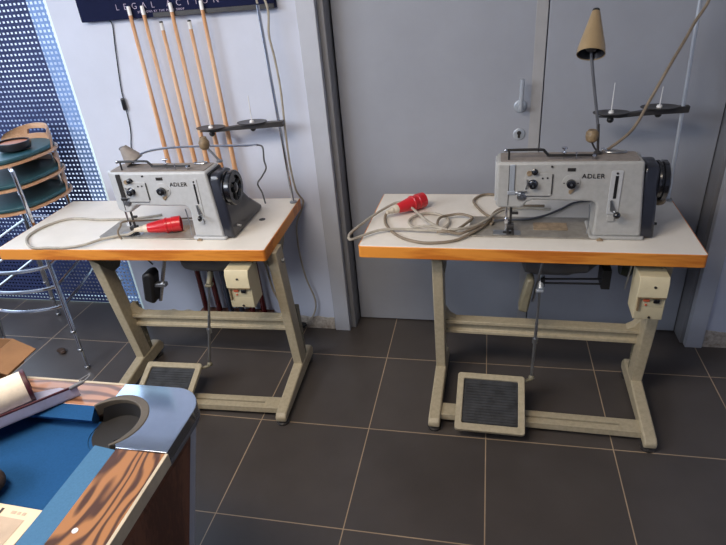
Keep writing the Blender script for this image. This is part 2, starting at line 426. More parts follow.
# ---------------------------------------------------------------- cues in a low rack
rk = obj('cue_shelf', MB().box((-1.07, .165, .090), (-.65, .2265, .106)), 'pool_side', None, .002, base=(-.86, .2265, .090))
tag(rk, 'low dark shelf on the wall behind the left sewing table holding the cues', 'shelf')
tops = [(-1.032, 1.63), (-.969, 1.628), (-.898, 1.564), (-.839, 1.631), (-.77, 1.561), (-.701, 1.63)]
bots = [-1.030, -.952, -.886, -.822, -.758, -.692]
butt = ['maroon', 'maroon', 'navybutt', 'navybutt', 'maroon', 'maroon']
ordn = ['leftmost billiard cue leaning on the white wall under the L of the sign',
        'second billiard cue from the left with maroon butt leaning on the wall',
        'shorter billiard cue with slate butt, third from the left below the sign',
        'fourth billiard cue from the left with slate butt, tip over the sign',
        'shorter billiard cue with maroon butt, fifth from the left below the sign',
        'rightmost billiard cue leaning on the wall nearest the chrome pole']
for i in range(6):
    (tx, tz), bx = tops[i], bots[i]
    A = V(bx, .190, .1075); B = V(tx, .184, tz); d = (B-A); L = d.length; dn = d/L
    q = thing('billiard_cue', ordn[i], 'cue', base=tuple(A), group='billiard cues leaning on the wall')
    g = lambda t: .0162+(.0078-.0162)*t/L
    obj('butt', MB().lathe([(0, .012), (.01, .0155), (L*.42, g(L*.42)*1.0)], A, dn, 16), butt[i], q)
    obj('shaft', MB().lathe([(L*.42, g(L*.42)), (L-.035, .0079)], A, dn, 16), 'cuewood', q)
    obj('ferrule', MB().lathe([(L-.035, .0082), (L-.006, .0080)], A, dn, 14), 'ferrule', q)
    obj('tip', MB().lathe([(L-.006, .0078), (L-.001, .0070), (L, .003)], A, dn, 14), 'blackm' if i in (2, 4) else 'ferrule', q)

# ---------------------------------------------------------------- sewing tables
W_, D_, H = 1.2022, .5414, .7725
FR = {'R': (-.01729, -.30808, -.020884), 'L': (-1.57749, -.39850, .033788)}
def sewing_table(t, so, pu, label):
    F = FR[t]
    T = thing('sewing_table', label, 'table', F, (W_/2, D_/2, 0), 'industrial sewing tables')
    obj('tabletop', MB().box((.004, .004, H-.036), (W_-.004, D_-.004, H)), 'white_lam', T, .0015)
    eb = MB(); o1 = rrect(0, 0, W_, D_, .012, 3); i1 = rrect(.0045, .0045, W_-.0045, D_-.0045, .009, 3)
    eb.ring(o1, i1, 2, H-.0495, H-.001)
    obj('edge_band', eb, 'band', T, .002)
    obj('underside', MB().box((.02, .02, H-.046), (W_-.02, D_-.02, H-.037)), 'under', T)
    u0, u1 = .270+so, 1.085+so
    for s, u in ((-1, u0), (1, u1)):
        cl = MB(); cl.prism([(.068, H-.047), (.150, H-.047), (.235, .072), (.165, .072)], 0, u, u+.043)
        lg = obj('leg', cl, 'khaki', T, .004)
        bm_ = MB(); bm_.prism([(-.15, .022), (.335, .022), (.345, .05), (.320, .085), (.165, .092), (-.135, .060), (-.152, .045)], 0, u-.002, u+.045)
        obj('foot_beam', bm_, 'khaki', lg, .006)
        br = MB(); br.prism([(.03, H-.047), (.34, H-.047), (.34, H-.062), (.20, .585), (.15, .585), (.03, H-.062)], 0, u-.003 if s > 0 else u+.040, u+.003 if s > 0 else u+.046)
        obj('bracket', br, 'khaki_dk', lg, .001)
        bo = MB(); bo.cyl((u-.008, .13, .66), (u+.053, .13, .66), .011, n=6)
        obj('bolt', bo, 'steel', lg)
        ic = MB(); ic.box((u+.006, .225, .085), (u+.037, .262, .36))
        for z in (.13, .17, .21, .25): ic.cyl((u+.002, .243, z), (u+.041, .243, z), .006, n=10)
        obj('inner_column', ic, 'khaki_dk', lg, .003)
        for v in (-.125, .30):
            ft = MB(); ft.lathe([(0, .026), (.010, .028), (.013, .022), (.017, .022), (.024, .018)], (u+.021, v, 0), (0, 0, 1), 20)
            obj('rubber_foot', ft, 'tray', lg)
    cb = MB(); cb.prism([(.188, .262), (.188, .276), (.200, .280), (.200, .312), (.176, .318), (.176, .334), (.225, .334), (.225, .262)], 0, u0+.04, u1+.003)
    obj('crossbar', cb, 'khaki', T, .002)
    gs = MB(); gs.prism([(u1+.002, .334), (u1-.045, .334), (u1-.02, .350), (u1+.002, .385)], 1, .185, .225); obj('gusset', gs, 'khaki', T, .002)
    gs = MB(); gs.prism([(u0+.041, .334), (u0+.086, .334), (u0+.06, .350), (u0+.041, .385)], 1, .185, .225); obj('gusset', gs, 'khaki', T, .002)
    # low bar with slot
    a, b = u0+.041, u1+.001
    lb = MB(); lb.box((a, -.10, .040), (a+.30, -.03, .052)); lb.box((b-.075, -.10, .040), (b, -.03, .052))
    s0, s1 = a+.30, b-.075
    lb.box((s0, -.10, .040), (s1, -.070, .052)); lb.box((s0, -.060, .040), (s1, -.03, .052)); lb.box((a, -.10, .024), (b, -.093, .040)); lb.box((a, -.037, .024), (b, -.03, .040))
    obj('lower_bar', lb, 'khaki', T, .001)
    # treadle: tilted frame with rubber mat, p along width, q along slope
    A = V(pu, -.180, .048); du = V(1, 0, 0); dv = V(0, .238, .095); L = dv.length; dv.normalize(); nn = du.cross(dv)
    def tf(mb):
        mb.v = [tuple(A+du*x+dv*y+nn*z) for x, y, z in mb.v]; return mb
    pf = MB(); pf.ring(rrect(0, 0, .272, L, .012, 4), rrect(.026, .030, .246, L-.026, .006, 4), 2, 0, .018)
    ped = obj('treadle', tf(pf), 'khaki', T, .003)
    mtm = MB(); mtm.prism([(.026, .042), (.040, .030), (.246, .030), (.246, L-.026), (.026, L-.026)], 2, .002, .0095)
    for k in range(15): y = .036+k*(L-.072)/15; mtm.box((.034, y, .009), (.238, y+.006, .0125))
    obj('rubber_mat', tf(mtm), 'rubber', ped)
    for x_ in (.03, .22):
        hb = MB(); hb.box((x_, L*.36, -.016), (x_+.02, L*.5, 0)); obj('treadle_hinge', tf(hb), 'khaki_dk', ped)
    hb = MB(); hb.cyl((pu+.25, .042, .130), (pu+.30, .062, .140), .007); hb.ball((pu+.30, .066, .145), .013); obj('rod_joint', hb, 'khaki_dk', ped)
    # pitman rod
    px = pu+.300; top = .685 if t == 'R' else .885
    pr = MB(); a0 = V(px, .068, .155); b0 = V(top, .10, .58)
    pr.cyl(a0, a0.lerp(b0, .6), .0065); pr.cyl(a0.lerp(b0, .5), b0, .0045)
    pr.cyl(a0.lerp(b0, .40)-V(0, 0, .012), a0.lerp(b0, .40)+V(0, 0, .012), .011)
    rod = obj('pitman_rod', pr, 'steel', T)
    cl_ = MB(); cl_.box((top-.018, .085, .548), (top+.012, .112, .560)); cl_.cyl((top, .09, .56), (top, .13, .60), .012)
    obj('rod_clamp', cl_, 'polegrey' if t == 'R' else 'khaki_dk', rod, .002)
    # motor under the top
    mx = .62 if t == 'R' else .70
    mo = MB(); mo.lathe([(0, .05), (.012, .078), (.05, .086), (.18, .086), (.20, .078), (.25, .074), (.29, .04)], (mx, .28, .618), (1, 0, 0), 28)
    mt = obj('motor', mo, 'motor', T)
    mb2 = MB(); mb2.box((mx+.05, .24, .69), (mx+.18, .32, H-.047)); obj('motor_bracket', mb2, 'blackm', mt); mb2 = MB(); mb2.cyl((mx+.29, .28, .635), (mx+.34, .28, .635), .03, n=20)
    obj('motor_pulley', mb2, 'blackm', mt)
    if t == 'R':
        lk = MB(); lk.cyl((.695, .12, .590), (.915, .12, .600), .004); lk.cyl((.695, .12, .572), (.915, .12, .578), .004); lk.box((.685, .10, .565), (.70, .13, .60)); lk.box((.905, .11, .56), (.935, .2, .64))
        obj('clutch_lever', lk, 'blackm', mt)
        gd = MB(); gd.lathe([(0, .045), (.03, .055), (.05, .04)], (.99, .25, .60), (1, 0, 0), 24)
        obj('pulley_guard', gd, 'green', mt)
        # knee lifter
        kl = MB(); kl.tube([(.70, .12, H-.05), (.688, .10, .69), (.668, .10, .55), (.660, .10, .50)], .005, 8, 4)
        kn = obj('knee_lifter', kl, 'steel', T)
        kp = MB(); kp.prism([(-.055, -.03), (.055, -.035), (.065, 0), (.055, .035), (-.055, .03)], 0, 0, .028)
        kp.v = [(.637+x-y*.0-.16*z*0, .10+y, z) for x, y, z in kp.v]
        P = MB(); P.prism([(.606, .468), (.642, .458), (.662, .60), (.652, .615), (.632, .608)], 1, .07, .13)
        obj('knee_pad', P, 'khaki_dk', kn, .008)
        ct = MB(); ct.cyl((.985, .05, H-.05), (.972, .05, .60), .003); obj('switch_rod', ct, 'steel', T)
    else:
        kl = MB(); kl.cyl((.722, .10, H-.05), (.630, .10, .47), .008)
        kn = obj('knee_lifter', kl, 'chrome', T)
        P = MB(); P.prism([(.568, .480), (.614, .462), (.640, .60), (.628, .625), (.590, .612)], 1, .07, .14)
        obj('knee_pad', P, 'blackm', kn, .012)
        kc = MB(); kc.box((.630, .086, .545), (.682, .112, .562)); obj('knee_clamp', kc, 'steel', kn, .002)
        kw = MB(); kw.tube([(.59, .11, H-.05), (.61, .11, .68), (.63, .12, .64)], .003, 6, 3); obj('knee_wire', kw, 'blackm', kn)
        # black cable looping by the right leg
        wl = MB(); wl.tube([(1.10, .20, .70), (1.13, .16, .60), (1.14, .17, .48), (1.17, .20, .36)], .005, 8, 5); obj('motor_lead', wl, 'cable', T)
        gh = MB(); gh.lathe([(0, .014), (.0012, .014), (.0014, .010)], (1.096, .292, H), (0, 0, 1), 20, up=(1, 0, 0)); obj('grommet', gh, 'tray', T)
    # switch box
    bx0, bx1 = (1.000, 1.096) if t == 'R' else (1.022, 1.122)
    yf = -.012; z0, z1, zm = .514, .690, .608
    sb = MB(); sb.prism([(yf+.002, z0), (yf, z0+.003), (yf+.001, zm), (yf-.010, zm+.003), (yf-.010, z1-.022), (yf-.001, z1), (.085, z1), (.085, z0+.004)], 0, bx0, bx1)
    if t == 'R': pass
    box = obj('switch_box', sb, 'cream', T, .002)
    pn = MB(); pn.box((bx0+.014, yf+.0, zm-.042), (bx1-.006, yf+.006, zm-.002)); obj('switch_panel', pn, 'cream2', box)
    lp_ = MB(); lp_.box((bx0+.006, yf-.008, zm-.055), (bx0+.012, yf+.004, zm+.006)); lp_.box((bx0+.006, yf-.011, zm-.001), (bx1-.003, yf+.002, zm+.003)); obj('panel_lip', lp_, 'brownknob', box)
    rb = MB(); rb.box((bx0+.024, yf-.005, zm-.017), (bx0+.044, yf, zm-.008)); rb.cyl((bx0+.034, yf, zm-.031), (bx0+.034, yf-.004, zm-.031), .004); obj('red_button', rb, 'redbtn', box, .001)
    kb = MB(); kb.box((bx0+.056, yf-.008, zm-.021), (bx0+.076, yf, zm-.006)); obj('black_button', kb, 'black', box, .001)
    for (dy_, z_) in ((-.0135, z1-.036), (-.003, z0+.010)):
        sc = MB(); sc.cyl((bx0+.052, yf+dy_, z_), (bx0+.052, yf+dy_+.01, z_), .0045); obj('box_screw', sc, 'tray', box)
    return T
sewing_table('L', .09, .505, 'white-topped sewing table on the left, before the billiard cues')
sewing_table('R', 0, .377, 'white-topped sewing table on the right, before the grey double door')

# ---------------------------------------------------------------- sewing machines
def sewing_machine(t, off, label, mbody):
    F = FR[t]; Z0 = H+.001
    S = thing('sewing_machine', label, 'sewing machine', F, (.64+off, .12, Z0), 'long-arm industrial sewing machines')
    if t == 'L': S.rotation_euler[2] -= .035
    q = .05 if t == 'L' else 0; qs = .028 if t == 'L' else 0
    K_ = [(.40, .40), (.52, .52), (.63, .632), (.757, .768), (.80, .818), (.90, .910), (.985, .968), (1.012, .992), (1.06, 1.038), (1.2, 1.178)]
    def mp(x):
        if t == 'R': return x
        for (a, c), (b, d) in zip(K_[:-1], K_[1:]):
            if x <= b: return c+(d-c)*(x-a)/(b-a)
        return x-.022
    def ob(name, mb, m, parent=S, bevel=0, **k):
        mb.v = [(mp(x)+off, y, z) for x, y, z in mb.v]; return obj(name, mb, m, parent, bevel, **k)
    bed = ob('bed_plate', MB().prism(rrect(.408, .099, .875, .282, .012, 3), 2, Z0, Z0+.005), 'bed', S, .001)
    ob('slide_plate', MB().prism(rrect(.648, .160, .772, .226, .006, 3), 2, Z0+.005, Z0+.0068), 'bed2', bed, .0006)
    n_ = MB(); n_.prism(rrect(.50, .112, .60, .152, .004, 3), 2, Z0+.005, Z0+.0064); ob('needle_plate', n_, 'steel', bed, .0005)
    n_ = MB(); n_.box((.536, .124, Z0+.0064), (.566, .140, Z0+.0072)); ob('feed_slot', n_, 'blackm', bed)
    out = [(.505, 1.060), (.505, .902), (.514, .890), (.590, .889), (.602, .894), (.615, .912), (.632, .920), (.832, .917), (.846, .911), (.850, .895), (.847, Z0+.01), (1.010, Z0+.01), (.985, 1.060)]
    am = MB()
    if t == 'L':
        o2 = [(max(a, .520) if a < .55 else a, b) for a, b in out]
        f_, b_ = [(a+(.050 if a < .53 else 0), b) for a, b in o2], o2
        n_ = len(out); vs = [(a, .105, b) for a, b in f_]+[(a, .135, b) for a, b in b_]+[(a+.01*(a < .53), .222, b) for a, b in b_]
        am.add(vs, [tuple(range(n_)), tuple(range(2*n_, 3*n_))]+[(r*n_+i, r*n_+(i+1) % n_, (r+1)*n_+(i+1) % n_, (r+1)*n_+i) for r in (0, 1) for i in range(n_)])
    else: am.prism(out, 1, .105, .222)
    arm = ob('arm_casting', am, mbody, S, .009, seg=3)
    ob('base_flange', MB().prism(rrect(.838, .098, 1.020, .245, .01, 3), 2, Z0, Z0+.012), mbody, arm, .003)
    ob('top_plate', MB().prism(rrect(.517+q*.6, .116, .972, .212, .008, 3), 2, 1.0595, 1.0630), 'machine_top', arm, .001)
    fp = MB(); fp.box((.500+q*.42, .14, .905), (.506+q*.42, .212, 1.052)); ob('face_plate', fp, 'machine2', arm, .002)
    cs = MB(); cs.box((.550+qs, .100, .950), (.567+qs, .106, 1.054)); cs.box((.545+qs, .099, .944), (.572+qs, .106, .956)); cs.cyl((.572+qs*.5, .104, .951), (.592, .098, .949), .004)
    ob('chrome_strip', cs, 'polegrey' if t == 'R' else 'tray', arm, .001)
    vl = MB(); vl.box((.547+qs, .1035, .900), (.549+qs, .106, 1.050)); ob('face_seam', vl, 'tray', arm)
    tp = MB(); tp.prism(rrect(.604, .938, .694, 1.022, .006, 3), 1, .102, .106); pl = ob('tension_panel', tp, mbody, arm, .001)
    sm = MB(); sm.box((.693, .1015, .946), (.6965, .106, 1.018)); sm.box((.604, .1015, .9365), (.690, .106, .939)); ob('panel_shadow_gap', sm, 'tray', arm)
    kn = MB(); kn.lathe([(0, .017), (.003, .017)], (.630, .102, .984), (0, -1, 0), 24); ob('tension_disc', kn, 'chrome', pl)
    kn = MB(); kn.lathe([(0, .0115), (.004, .013), (.016, .0125), (.018, .008)], (.630, .100, .982), (0, -1, 0), 20); kn2 = ob('tension_knob', kn, 'black', pl)
    kn = MB(); kn.lathe([(0, .003), (.002, .003)], (.630, .082, .982), (0, -1, 0), 12); ob('knob_cap', kn, 'steel', kn2)
    kn = MB(); kn.lathe([(0, .011), (.002, .011), (.004, .008), (.014, .0085), (.016, .005)], (.634, .105, 1.027), (0, -1, 0), 18); ob('upper_tension_knob', kn, 'black', arm)
    kn = MB(); kn.lathe([(0, .009), (.006, .009)], (.616, .105, 1.022), (0, -1, 0), 14); ob('copper_guide', kn, 'bed2', arm)
    kn = MB(); kn.lathe([(0, .016), (.003, .016), (.005, .010), (.008, .010)], (.594, .105, .934), (0, -1, 0), 22); g_ = ob('guide_wheel', kn, 'steel', arm)
    kn = MB(); kn.box((.578, .095, .954), (.612, .099, .958)); kn.tube([(.606, .098, .965), (.612, .096, .985), (.609, .097, 1.0)], .0022, 6, 3); ob('take_up_lever', kn, 'steel', arm)
    for (a, b) in ((.662, 1.004), (.678, 1.005), (.690, 1.046)):
        kk = MB(); kk.cyl((a, .105, b), (a, .1005, b), .0035, n=10); ob('screw', kk, 'tray', arm)
    # middle dial
    dl = MB(); dl.lathe([(0, .030), (.003, .030), (.0035, .028)], (.757, .1055, .986), (0, -1, 0), 30); D = ob('dial_plate', dl, mbody, arm)
    dl = MB(); dl.lathe([(0, .013), (.004, .016), (.016, .015), (.018, .010)], (.757, .102, .986), (0, -1, 0), 22); K = ob('dial_knob', dl, 'black', D)
    dl = MB(); dl.lathe([(0, .004), (.0015, .004)], (.757, .084, .986), (0, -1, 0), 12); ob('knob_cap', dl, 'steel', K)
    dl = MB(); dl.prism([(.752, .961), (.772, .966), (.768, .958), (.758, .945), (.752, .950)], 1, .100, .104); ob('dial_pointer', dl, 'bed2', D, .001)
    for s in (-1, 1):
        dl = MB(); dl.cyl((.757+s*.023, .103, .986), (.757+s*.023, .1005, .986), .0025, n=8); ob('screw', dl, 'tray', D)
    dl = MB(); dl.box((.742, .1035, 1.028), (.768, .1055, 1.040)); ob('small_label', dl, 'tray', arm)
    # stitch lever
    pt = MB(); pt.prism(rrect(.884, .872, .922, 1.030, .004, 3), 1, .1025, .1055); Pl = ob('lever_plate', pt, 'machine2', arm, .001)
    pt = MB(); pt.box((.8985, .1015, .930), (.9085, .1030, 1.012)); ob('lever_slot', pt, 'blackm', Pl)
    pt = MB(); pt.cyl((.903, .1025, 1.021), (.903, .100, 1.021), .004, n=10); ob('screw', pt, 'tray', Pl)
    pt = MB(); pt.prism([(.890, .925), (.897, .925), (.912, .888), (.906, .880), (.894, .886)], 1, .095, .1025); pt.cyl((.907, .10, .884), (.913, .080, .880), .004); L_ = ob('stitch_lever', pt, 'steel', arm, .001)
    pt = MB(); pt.ball((.914, .074, .879), .0125); ob('lever_ball', pt, 'black', L_)
    pt = MB(); pt.prism(rrect(.888, .846, .912, .866, .003, 3), 1, .098, .1055); ob('stop_bracket', pt, mbody, arm, .001)
    text_obj('maker_lettering', 'ADLER', .0235, 'blackm', arm, Matrix.Translation((mp(.790)+off, .1034, 1.003)) @ UPR, 1.08, bold=0)
    ob_ = ob
    def obz(name, mb, m, parent=S, bevel=0):
        mb.v = [(a+q, b, c) for a, b, c in mb.v]; return ob_(name, mb, m, parent, bevel)
    # Z-shaped rail on top, screws
    zr = MB(); zr.tube([(.533, .13, 1.097), (.560, .13, 1.098), (.650, .13, 1.098), (.664, .13, 1.092), (.676, .13, 1.080), (.690, .13, 1.077), (.835, .13, 1.077)], .0048, 8, 4)
    zr.cyl((.545, .13, 1.060), (.545, .13, 1.094), .0035); zr.cyl((.825, .13, 1.062), (.825, .13, 1.076), .004)
    Zr = obz('lifter_rail', zr, 'blackm', arm)
    ey = MB()
    for (a, b, hh) in ((.533, .13, .008), ):
        ey.ball((a, b, 1.097), .007)
    ey.cyl((.825, .13, 1.064), (.825, .122, 1.078), .006)
    obz('rail_end', ey, 'chrome', Zr)
    ey = MB(); ey.cyl((.729, .135, 1.062), (.729, .135, 1.100), .0022); ey.lathe([(0, .009), (.004, .009)], (.729, .135, 1.084), (0, 0, 1), 14); ey.lathe([(0, .010), (.004, .010)], (.729, .135, 1.100), (0, 0, 1), 14)
    obz('thread_post', ey, 'chrome', arm)
    ey = MB(); ey.cyl((.768, .128, 1.05), (.768, .128, 1.088), .0028); obz('thread_pin', ey, 'chrome', arm)
    ey = MB(); ey.tube([(.905+.034*math.cos(a), .195+.014*math.sin(a), 1.068) for a in [2*PI*k/12 for k in range(12)]], .003, 6, 3, True); ob('carry_loop', ey, 'steel', arm)
    # under the head
    nb = MB(); nb.cyl((.545, .140, .892), (.545, .140, .815), .0042); nb.cyl((.545, .140, .815), (.545, .140, .784), .0016); nb.box((.538, .132, .815), (.552, .148, .835)); ob('needle_bar', nb, 'chrome', arm, .001)
    nb = MB(); nb.cyl((.562, .150, .892), (.562, .150, .800), .0045); nb.box((.566, .138, .850), (.588, .150, .858)); nb.box((.550, .128, .800), (.574, .158, .812)); nb.box((.548, .108, .781), (.558, .150, .788)); nb.box((.566, .108, .781), (.576, .150, .788)); nb.box((.550, .135, .788), (.574, .150, .802)); ob('presser_foot', nb, 'tray', arm, .001)
    nb = MB(); nb.cyl((.828, .110, .905), (.832, .110, .845), .0025); nb.cyl((.832, .110, .845), (.828, .108, .79), .002); ob('oil_wire', nb, 'steel', arm)
    nb = MB(); nb.box((.862, .086, Z0), (.884, .097, Z0+.005)); nb.cyl((.873, .090, Z0+.005), (.873, .090, Z0+.009), .005); ob('bed_latch', nb, 'bed2', bed, .001)
    # belt guard + handwheel
    g1 = MB(); g1.prism([(.112, Z0+.001), (.112, 1.020), (.120, 1.036), (.137, 1.044), (.205, 1.044), (.232, 1.034), (.245, 1.00), (.252, .955), (.330, .870), (.430, .795), (.432, Z0+.001)], 0, 1.000, 1.054)
    g1.v = [(a-(.018*(c-Z0)/.27 if a > 1.02 else .012*(c-Z0)/.27), b, c) for a, b, c in g1.v]
    G = ob('belt_guard', g1, 'blue_black', S, .010, seg=3)
    gb = MB(); gb.prism([(.984, 1.050), (.992, 1.046), (1.014, Z0+.004), (1.006, Z0+.004)], 1, .116, .23); ob('guard_collar', gb, 'blackm', G)
    hw = MB(); hw.lathe([(0, .055), (.004, .068), (.010, .070), (.013, .063), (.018, .063), (.021, .070), (.034, .070), (.038, .066), (.038, .050), (.028, .046), (.028, .022), (.036, .020), (.040, .014), (.040, .0)], (1.036, .172, .972), (1, 0, 0), 40)
    Hw = ob('handwheel', hw, 'black', S)
    for k in range(3):
        a = k*2*PI/3+.4; hs = MB(); hs.cyl((1.065, .172+.02*math.cos(a), .972+.02*math.sin(a)), (1.067, .172+.05*math.cos(a), .972+.05*math.sin(a)), .006)
        ob('wheel_spoke', hs, 'blackm', Hw)
    if t == 'R':
        hb = MB(); hb.ball((1.066, .178, .893), .020, sz=(1.2, 1, .8)); hb.cyl((1.03, .178, .893), (1.066, .178, .893), .009); ob('bobbin_winder', hb, 'brownknob', G)
    hb = MB(); hb.cyl((1.045, .16, .815), (1.068, .16, .812), .005); ob('guard_screw', hb, 'steel' if t == 'L' else 'blackm', G)
    return S
sewing_machine('L', .014, 'pale grey sewing machine on the left table, in front of the billiard cues', 'machine2')
sewing_machine('R', 0, 'grey sewing machine on the right table, in front of the grey door', 'machine')

# ---------------------------------------------------------------- thread stands
def thread_stand(t, ztop, discs, label):
    F = FR[t]; S = thing('thread_stand', label, 'thread stand', F, (1.183, .482, H), 'thread stands at the table corners')
    x = lambda z: 1.184-(z-H)*.030
    p = MB(); p.lathe([(0, .017), (.004, .017), (.008, .011)], (1.184, .482, H+.001), (0, 0, 1), 20); obj('pole_base', p, 'steel', S)
    obj('pole', MB().cyl((x(H+.004), .482, H+.004), (x(ztop), .482, ztop), .0068), 'chrome' if t == 'L' else 'polegrey', S)
    xe = x(1.133); l = discs[0]
    am = MB(); am.prism([(l-.055, 1.116), (l+.03, 1.112), (l+.10, 1.118), (xe-.07, 1.122), (xe+.020, 1.126), (xe+.022, 1.150), (xe-.06, 1.146), (l+.12, 1.136), (l+.0, 1.122)], 1, .468, .496)
    obj('tray_arm', am, 'tray', S, .002)
    for i, dx in enumerate(discs):
        z = 1.124 if i == 0 else 1.141
        dd = MB(); dd.lathe([(0, .020), (.003, .052), (.006, .066), (.009, .067), (.0085, .050), (.006, .01), (.006, 0)], (dx, .482, z), (0, 0, 1), 32, squash=(1, .66), up=(1, 0, 0))
        D = obj('spool_tray', dd, 'tray', S)
        pn = MB(); pn.lathe([(0, .011), (.008, .009), (.010, .0022), (.112 if i == 0 or t == 'L' else .075, .0016)], (dx, .482, z+.006), (0.02 if i else -.0, 0, 1), 12); obj('spool_pin', pn, 'ferrule', D)
        kb = MB(); kb.ball((dx, .482, z-.020), .013); kb.cyl((dx, .482, z-.02), (dx, .482, z), .005); obj('tray_knob', kb, 'blackm', D)
thread_stand('L', 1.60, (.858, 1.052), 'chrome thread stand with two empty trays at the back corner of the left table')
thread_stand('R', 1.66, (.925, 1.092), 'steel thread stand with two empty trays at the back corner of the right table')

# ---------------------------------------------------------------- work lamps
def shade_mb(o, d, L, r0, r1):
    mb = MB(); mb.lathe([(0, r0), (L*.15, r0*.96), (L*.93, r1*1.12), (L*.98, r1)], o, d, 28, caps=False)
    mb.lathe([(0, r0), (0.0, r0-.002), (L*.15, r0*.96-.003), (L*.93, r1*1.0-.002), (L*.93, 0)], o, d, 28, caps=False)
    return mb
S = thing('work_lamp', 'upright work lamp with gold beige cone shade before the grey door', 'lamp', FR['R'], (.845, .185, 1.065), 'machine-mounted work lamps')
st = MB(); st.lathe([(0, .014), (.006, .014), (.010, .006)], (.845, .185, 1.0645), (0, 0, 1), 16); obj('lamp_base', st, 'tray', S)
st = MB(); st.cyl((.845, .185, 1.07), (.838, .195, 1.165), .0045); st.tube([(.845, .185, 1.07), (.832, .19, 1.085), (.822, .192, 1.105)], .0035, 6, 4); obj('lower_stem', st, 'tray', S)
st = MB(); st.lathe([(0, .012), (.006, .019), (.020, .022), (.034, .021), (.042, .015)], (.822, .195, 1.103), (0, 0, 1), 20, up=(1, 0, 0)); obj('joint_knob', st, 'brownknob', S)
st = MB(); st.tube([(.839, .197, 1.140), (.829, .20, 1.20), (.808, .20, 1.30), (.791, .205, 1.39), (.788, .21, 1.43)], .0052, 10, 5)
obj('gooseneck', st, 'motor', S)
d_ = V(.09, .56, .82).normalized()
sh = obj('lamp_shade', shade_mb((.785, .175, 1.395), d_, .145, .044, .013), 'shade', S)
iv = MB(); iv.lathe([(.002, .040), (.13, .010)], (.785, .175, 1.395), d_, 28, caps=False); obj('shade_lining', iv, 'shade_in', sh)
cp = MB(); cp.lathe([(.142, .012), (.150, .011)], (.785, .175, 1.395), d_, 20); obj('shade_cap', cp, 'blackm', sh)
bl = MB(); bl.lathe([(.01, .0), (.014, .016), (.03, .022), (.05, .018), (.07, .010)], (.785, .175, 1.395), d_, 16); obj('bulb', bl, 'tray', sh)
S = thing('work_lamp', 'folded work lamp on a chrome arm over the left sewing machine', 'lamp', FR['L'], (1.0, .20, 1.065), 'machine-mounted work lamps')
st = MB(); st.lathe([(0, .013), (.006, .013), (.010, .005)], (1.0, .20, 1.0645), (0, 0, 1), 16); st.cyl((1.0, .20, 1.07), (.958, .20, 1.125), .005); obj('lamp_base', st, 'steel', S)
st = MB(); st.lathe([(0, .013), (.008, .020), (.026, .022), (.038, .016), (.048, .013)], (.951, .20, 1.118), (0, 0, 1), 20); obj('joint_knob', st, 'brownknob', S)
st = MB(); st.tube([(1.168, .20, 1.128), (1.10, .20, 1.128), (.95, .20, 1.130), (.80, .20, 1.128), (.70, .20, 1.116), (.635, .20, 1.092)], .0048, 10, 6); obj('lamp_arm', st, 'chrome', S)
d_ = V(-.52, 0, .85).normalized()
sh = obj('lamp_shade', shade_mb((.632, .20, 1.078), d_, .070, .040, .015), 'machine_top', S)
cp = MB(); cp.ball((.595, .20, 1.130), .013, sz=(1.3, 1, .8)); obj('shade_cap', cp, 'motor', sh)
cd = MB(); cd.tube([(1.168, .20, 1.128), (1.185, .21, 1.115), (1.178, .22, 1.06), (1.150, .30, 1.0), (1.110, .34, .95), (1.065, .39, .90), (1.058, .44, .84), (1.056, .462, H+.006)], .0035, 8, 6); obj('lamp_cord', cd, 'motor', S)

# ---------------------------------------------------------------- cables on the tables
def cable(t, pts, r, name='cable'): return MB().tube([(a, b, c) for a, b, c in pts], r, 8, 5)
zc = H+.0065
def plug(S, P0, P1, scale=1.0):
    P0 = V(*P0); P1 = V(*P1); d = P1-P0; L = d.length
    g_ = MB(); g_.lathe([(0, .008), (L*.10, .010), (L*.12, .013), (L*.18, .013), (L*.20, .016), (L*.30, .018), (L*.32, .0)], P0, d, 20); obj('cable_grip', g_, 'plugwhite', S)
    b = MB(); b.lathe([(L*.28, .018), (L*.33, .021), (L*.60, .0285), (L*.66, .0300), (L*.67, .0330), (L*.70, .0330), (L*.71, .0305), (L*.80, .0305), (L*.81, .033), (L*.99, .0325), (L, .030), (L, .027), (L*.86, .026), (L*.86, 0)], P0, d, 26)
    B = obj('plug_body', b, 'red', S)
    pn = MB(); dn = d.normalized(); a = dn.orthogonal().normalized(); c_ = dn.cross(a)
    for k in range(5):
        an = k*2*PI/5; o = P0+dn*L*.85+(a*math.cos(an)+c_*math.sin(an))*.016; pn.cyl(o, o+dn*L*.11, .003, n=8)
    obj('plug_pin', pn, 'steel', B)
S = thing('power_cable', 'coiled grey cable with red plug lying on the right table', 'cable', FR['R'], (.2, .15, H), 'power cables with red plugs')
A_ = [(.063,.3),(.06,.249),(.078,.182),(.118,.112),(.17,.059),(.243,.028),(.314,.034),(.369,.058),(.417,.102),(.456,.159),(.485,.225),(.500,.299),(.532,.350),(.60,.375),(.70,.38)]
zz = lambda i, n, a=0: zc
P = [(.078, .262, H+.034), (.066, .275, H+.022)]+[(a, b, zc+(.006 if a > .4 else 0)) for a, b in A_[1:]]
obj('loop_strand', cable('R', P, .0058), 'cable_br', S)
C_ = [(.320,.115),(.295,.127),(.246,.175),(.191,.261),(.13,.361),(.09,.383),(.05,.336),(.002,.219),(-.04,.098),(-.043,.042),(-.028,.015),(.003,.057),(.064,.109),(.144,.126),(.232,.117),(.296,.114),(.36,.108),(.42,.14),(.47,.20),(.515,.29),(.56,.34),(.64,.345),(.72,.33)]
hC = [.018,.020,.022,.024,.020,.014,.010,.012,.010,.012,.012,.008,.010,.008,.010,.014,.020,.018,.018,.014,.010,.010,.012]
obj('long_strand', cable('R', [(a, b, zc+h) for (a, b), h in zip(C_, hC)], .0055), 'cable', S)
